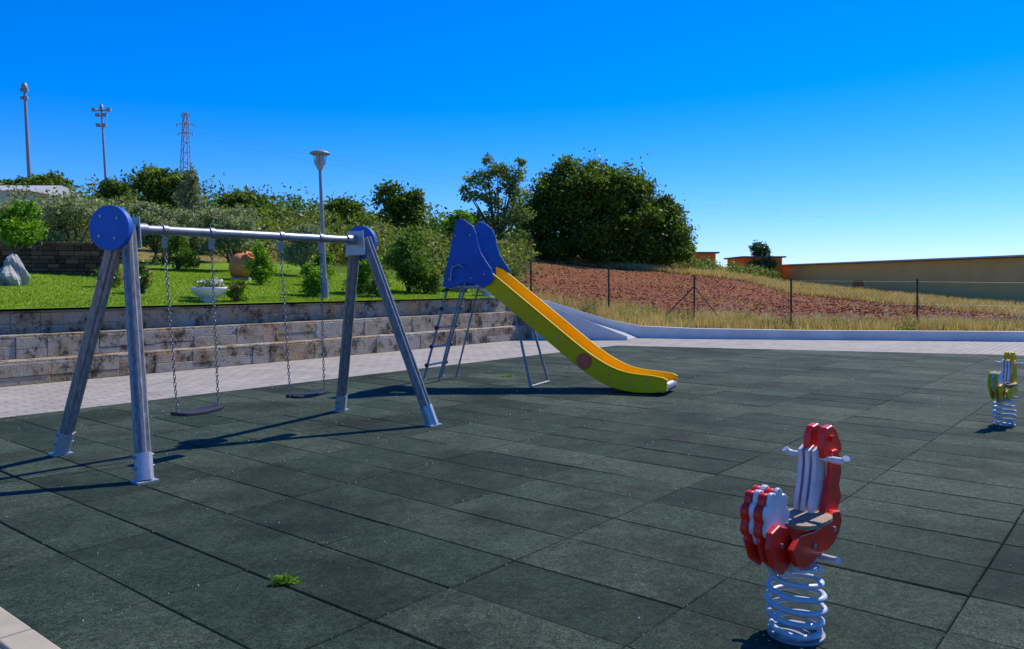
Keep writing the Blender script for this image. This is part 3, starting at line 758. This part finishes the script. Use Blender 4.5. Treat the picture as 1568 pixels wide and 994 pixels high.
cl=[]
for i in range(150):
    k=rng.uniform(-.72,.02); Y=rng.uniform(60,80); X=k*Y; g=float(H(X,Y)); s=rng.uniform(.9,2.0)*(.7 if k>-.2 else 1)
    cl.append((X,Y,g+s*.9,s*1.2,s,s))
leaves('distant_trees',clump_points(cl,60000,10,.3),.16,'oak')
cl=[]
for i in range(70):
    k=rng.uniform(.09,.33); Y=rng.uniform(54,62); X=k*Y; g=float(H(X,Y)); s=rng.uniform(.3,.6)
    cl.append((X,Y,g+s*.5,s*1.2,s,s))
leaves('hedge_scrub',clump_points(cl,16000,10,.3),.09,'scrub')
def scatter(N,f):
    X,Y=f(N); Z=H(X,Y); return np.stack([X,Y,Z-.01],1)
def band(N):
    X=rng.uniform(.8,18,N); a=np.interp(X,KX,KY)+.5; c=np.interp(X,FX,FY)+1.3
    return X,a+(c-a)*rng.random(N)
P=scatter(32000,band); 
nz=np.sin(P[:,0]*2.1)+np.sin(P[:,1]*3.3+P[:,0]*1.7)+rng.normal(0,.7,len(P)); P=P[nz>-.1]
blades('dry_grass_verge',P,.40,.011,'dry',None,.22)
cl=[]
for i in range(60):
    x=rng.uniform(5.0,15.5); yb=float(np.interp(x,FX,FY))-rng.uniform(-.3,1.4); cl.append((x,yb,float(H(x,yb))+rng.uniform(.3,.55),.16,.14,.13))
leaves('seed_heads',clump_points(cl,3600,12,.4),.024,'plume',None,.3)
cl=[]
for i in range(26):
    x=rng.uniform(1.5,16); yb=float(np.interp(x,FX,FY))-rng.uniform(-.8,1.6); cl.append((x,yb,float(H(x,yb))+.12,.3,.25,.16))
leaves('verge_weeds',clump_points(cl,9000,12,.35),.03,'scrub',None,.5)
def band2(N):
    k=rng.uniform(-.03,.7,N); lo=np.interp(k,SK,SY)-1; Y=lo+(rng.random(N)**1.3)*(64-lo); return k*Y,Y
blades('dry_grass_meadow',scatter(60000,band2),.38,.03,'dry',None,.25)
def band3(N):
    k=rng.uniform(-.03,.7,N); hi=np.interp(k,SK,SY); lo=np.interp(k*26,FX,FY)+1; Y=lo+(hi-lo)*rng.random(N)**1.3; return k*Y,Y
P=scatter(9000,band3); nz=np.sin(P[:,0]*.9)+np.sin(P[:,1]*.8+P[:,0]*.7); Pw=P[nz>.9]
blades('field_weeds',Pw[::2],.2,.02,'dry',None,.4)
leaves('field_green_weeds',Pw[1::4]+np.array([0,0,.06]),.06,'scrub',None,.4)
P=scatter(15000,band3)+np.array([0,0,.02]); leaves('soil_clods',P,.06,'clod',None,.85,.35)

# ---------------------------------------------------------------- buildings
e=empty('long_low_building'); b=MB(); r=MB()
q0=Vector((25.7,78,0)); q1=Vector((33.5,30,0)); d=(q1-q0); L=d.length; d/=L; nn=Vector((-d.y,d.x,0))
if nn.x<0: nn=-nn
b.box((q0+q1)/2+nn*5+z*1.25,L,10,3.5,'plaster',(d,nn,z)); b.build('walls',e)
r.box((q0+q1)/2+nn*4.9+z*3.09,L+.6,10.8,.10,'roofgrey',(d,nn,z)); r.box((q0+q1)/2+nn*4.95+z*3.02,L+.3,10.3,.05,'roof',(d,nn,z)); r.build('flat_roof',e)
g=MB()
for s in (13.5,34,40): 
    c=q0+d*s+z*(1.25 if s<20 else 1.9)
    g.box(c-nn*.02,1.3 if s<20 else 1.0,.06,.75,'glass',(d,nn,z)); g.box(c-nn*.04+z*-.4,1.5,.1,.06,'concrete',(d,nn,z))
g.build('windows',e)
for (x0,x1,zt_) in ((16.5,19.0,4.15),(21.7,25.2,3.75)):
    e=empty('orange_house'); b=MB(); b.box(((x0+x1)/2,78,(zt_+1)/2),x1-x0,6,zt_-1,'orange'); b.build('walls',e)
    b=MB(); b.box(((x0+x1)/2,78,zt_+.07),x1-x0+.6,6.6,.14,'roof'); b.build('flat_roof',e)
    b=MB(); b.box(((x0+x1)/2,74.99,zt_-1.0),.7,.06,.7,'glass'); b.build('window',e)
e=empty('white_house'); b=MB(); b.box((-29.5,46,5.3),7,6,2.2,'white'); b.build('walls',e)
b=MB(); b.prism([(-33.3,42.7,6.4),(-33.3,49.3,6.4),(-33.3,46,7.05)],Vector((7.6,0,0)),'roofgrey'); b.build('pitched_roof',e)
b=MB()
for x in(-31.5,-28): b.box((x,42.98,5.6),.8,.06,.8,'glass')
b.build('windows',e)

# ---------------------------------------------------------------- light, sky, camera
sun=D.lights.new('sun','SUN'); sun.energy=5.0; sun.angle=math.radians(.5); sun.color=(1,.94,.83)
so=D.objects.new('sun',sun); coll.objects.link(so); so.rotation_euler=Vector((-.65,-.636,-1)).to_track_quat('-Z','Y').to_euler()
w=D.worlds.new('World'); scene.world=w; w.use_nodes=True; nt=w.node_tree; nt.nodes.clear()
sk=nt.nodes.new('ShaderNodeTexSky'); sk.sky_type='NISHITA'; sk.sun_disc=False
sk.sun_elevation=math.radians(47.7); sk.sun_rotation=math.radians(45.6); sk.air_density=1.0; sk.dust_density=.18; sk.ozone_density=4.0; sk.altitude=400
tint=nt.nodes.new('ShaderNodeMix'); tint.data_type='RGBA'; tint.blend_type='MULTIPLY'; tint.inputs[0].default_value=1; tint.inputs[7].default_value=(.74,.90,1.40,1)
hs=nt.nodes.new('ShaderNodeHueSaturation'); hs.inputs['Saturation'].default_value=1.24
bg=nt.nodes.new('ShaderNodeBackground'); bg.inputs['Strength'].default_value=.13; ow=nt.nodes.new('ShaderNodeOutputWorld')
nt.links.new(sk.outputs[0],tint.inputs[6]); nt.links.new(tint.outputs[2],hs.inputs['Color']); nt.links.new(hs.outputs[0],bg.inputs[0]); nt.links.new(bg.outputs[0],ow.inputs[0])
cam=D.cameras.new('camera'); cam.sensor_width=36; cam.lens=28.26; cam.shift_y=-67/1568; cam.clip_end=5000; cam.clip_start=.05
co=D.objects.new('camera',cam); coll.objects.link(co); co.location=(0,0,1.6); co.rotation_euler=(math.pi/2,0,0); scene.camera=co
scene.view_settings.view_transform='Standard'; scene.view_settings.look='None'; scene.view_settings.exposure=0
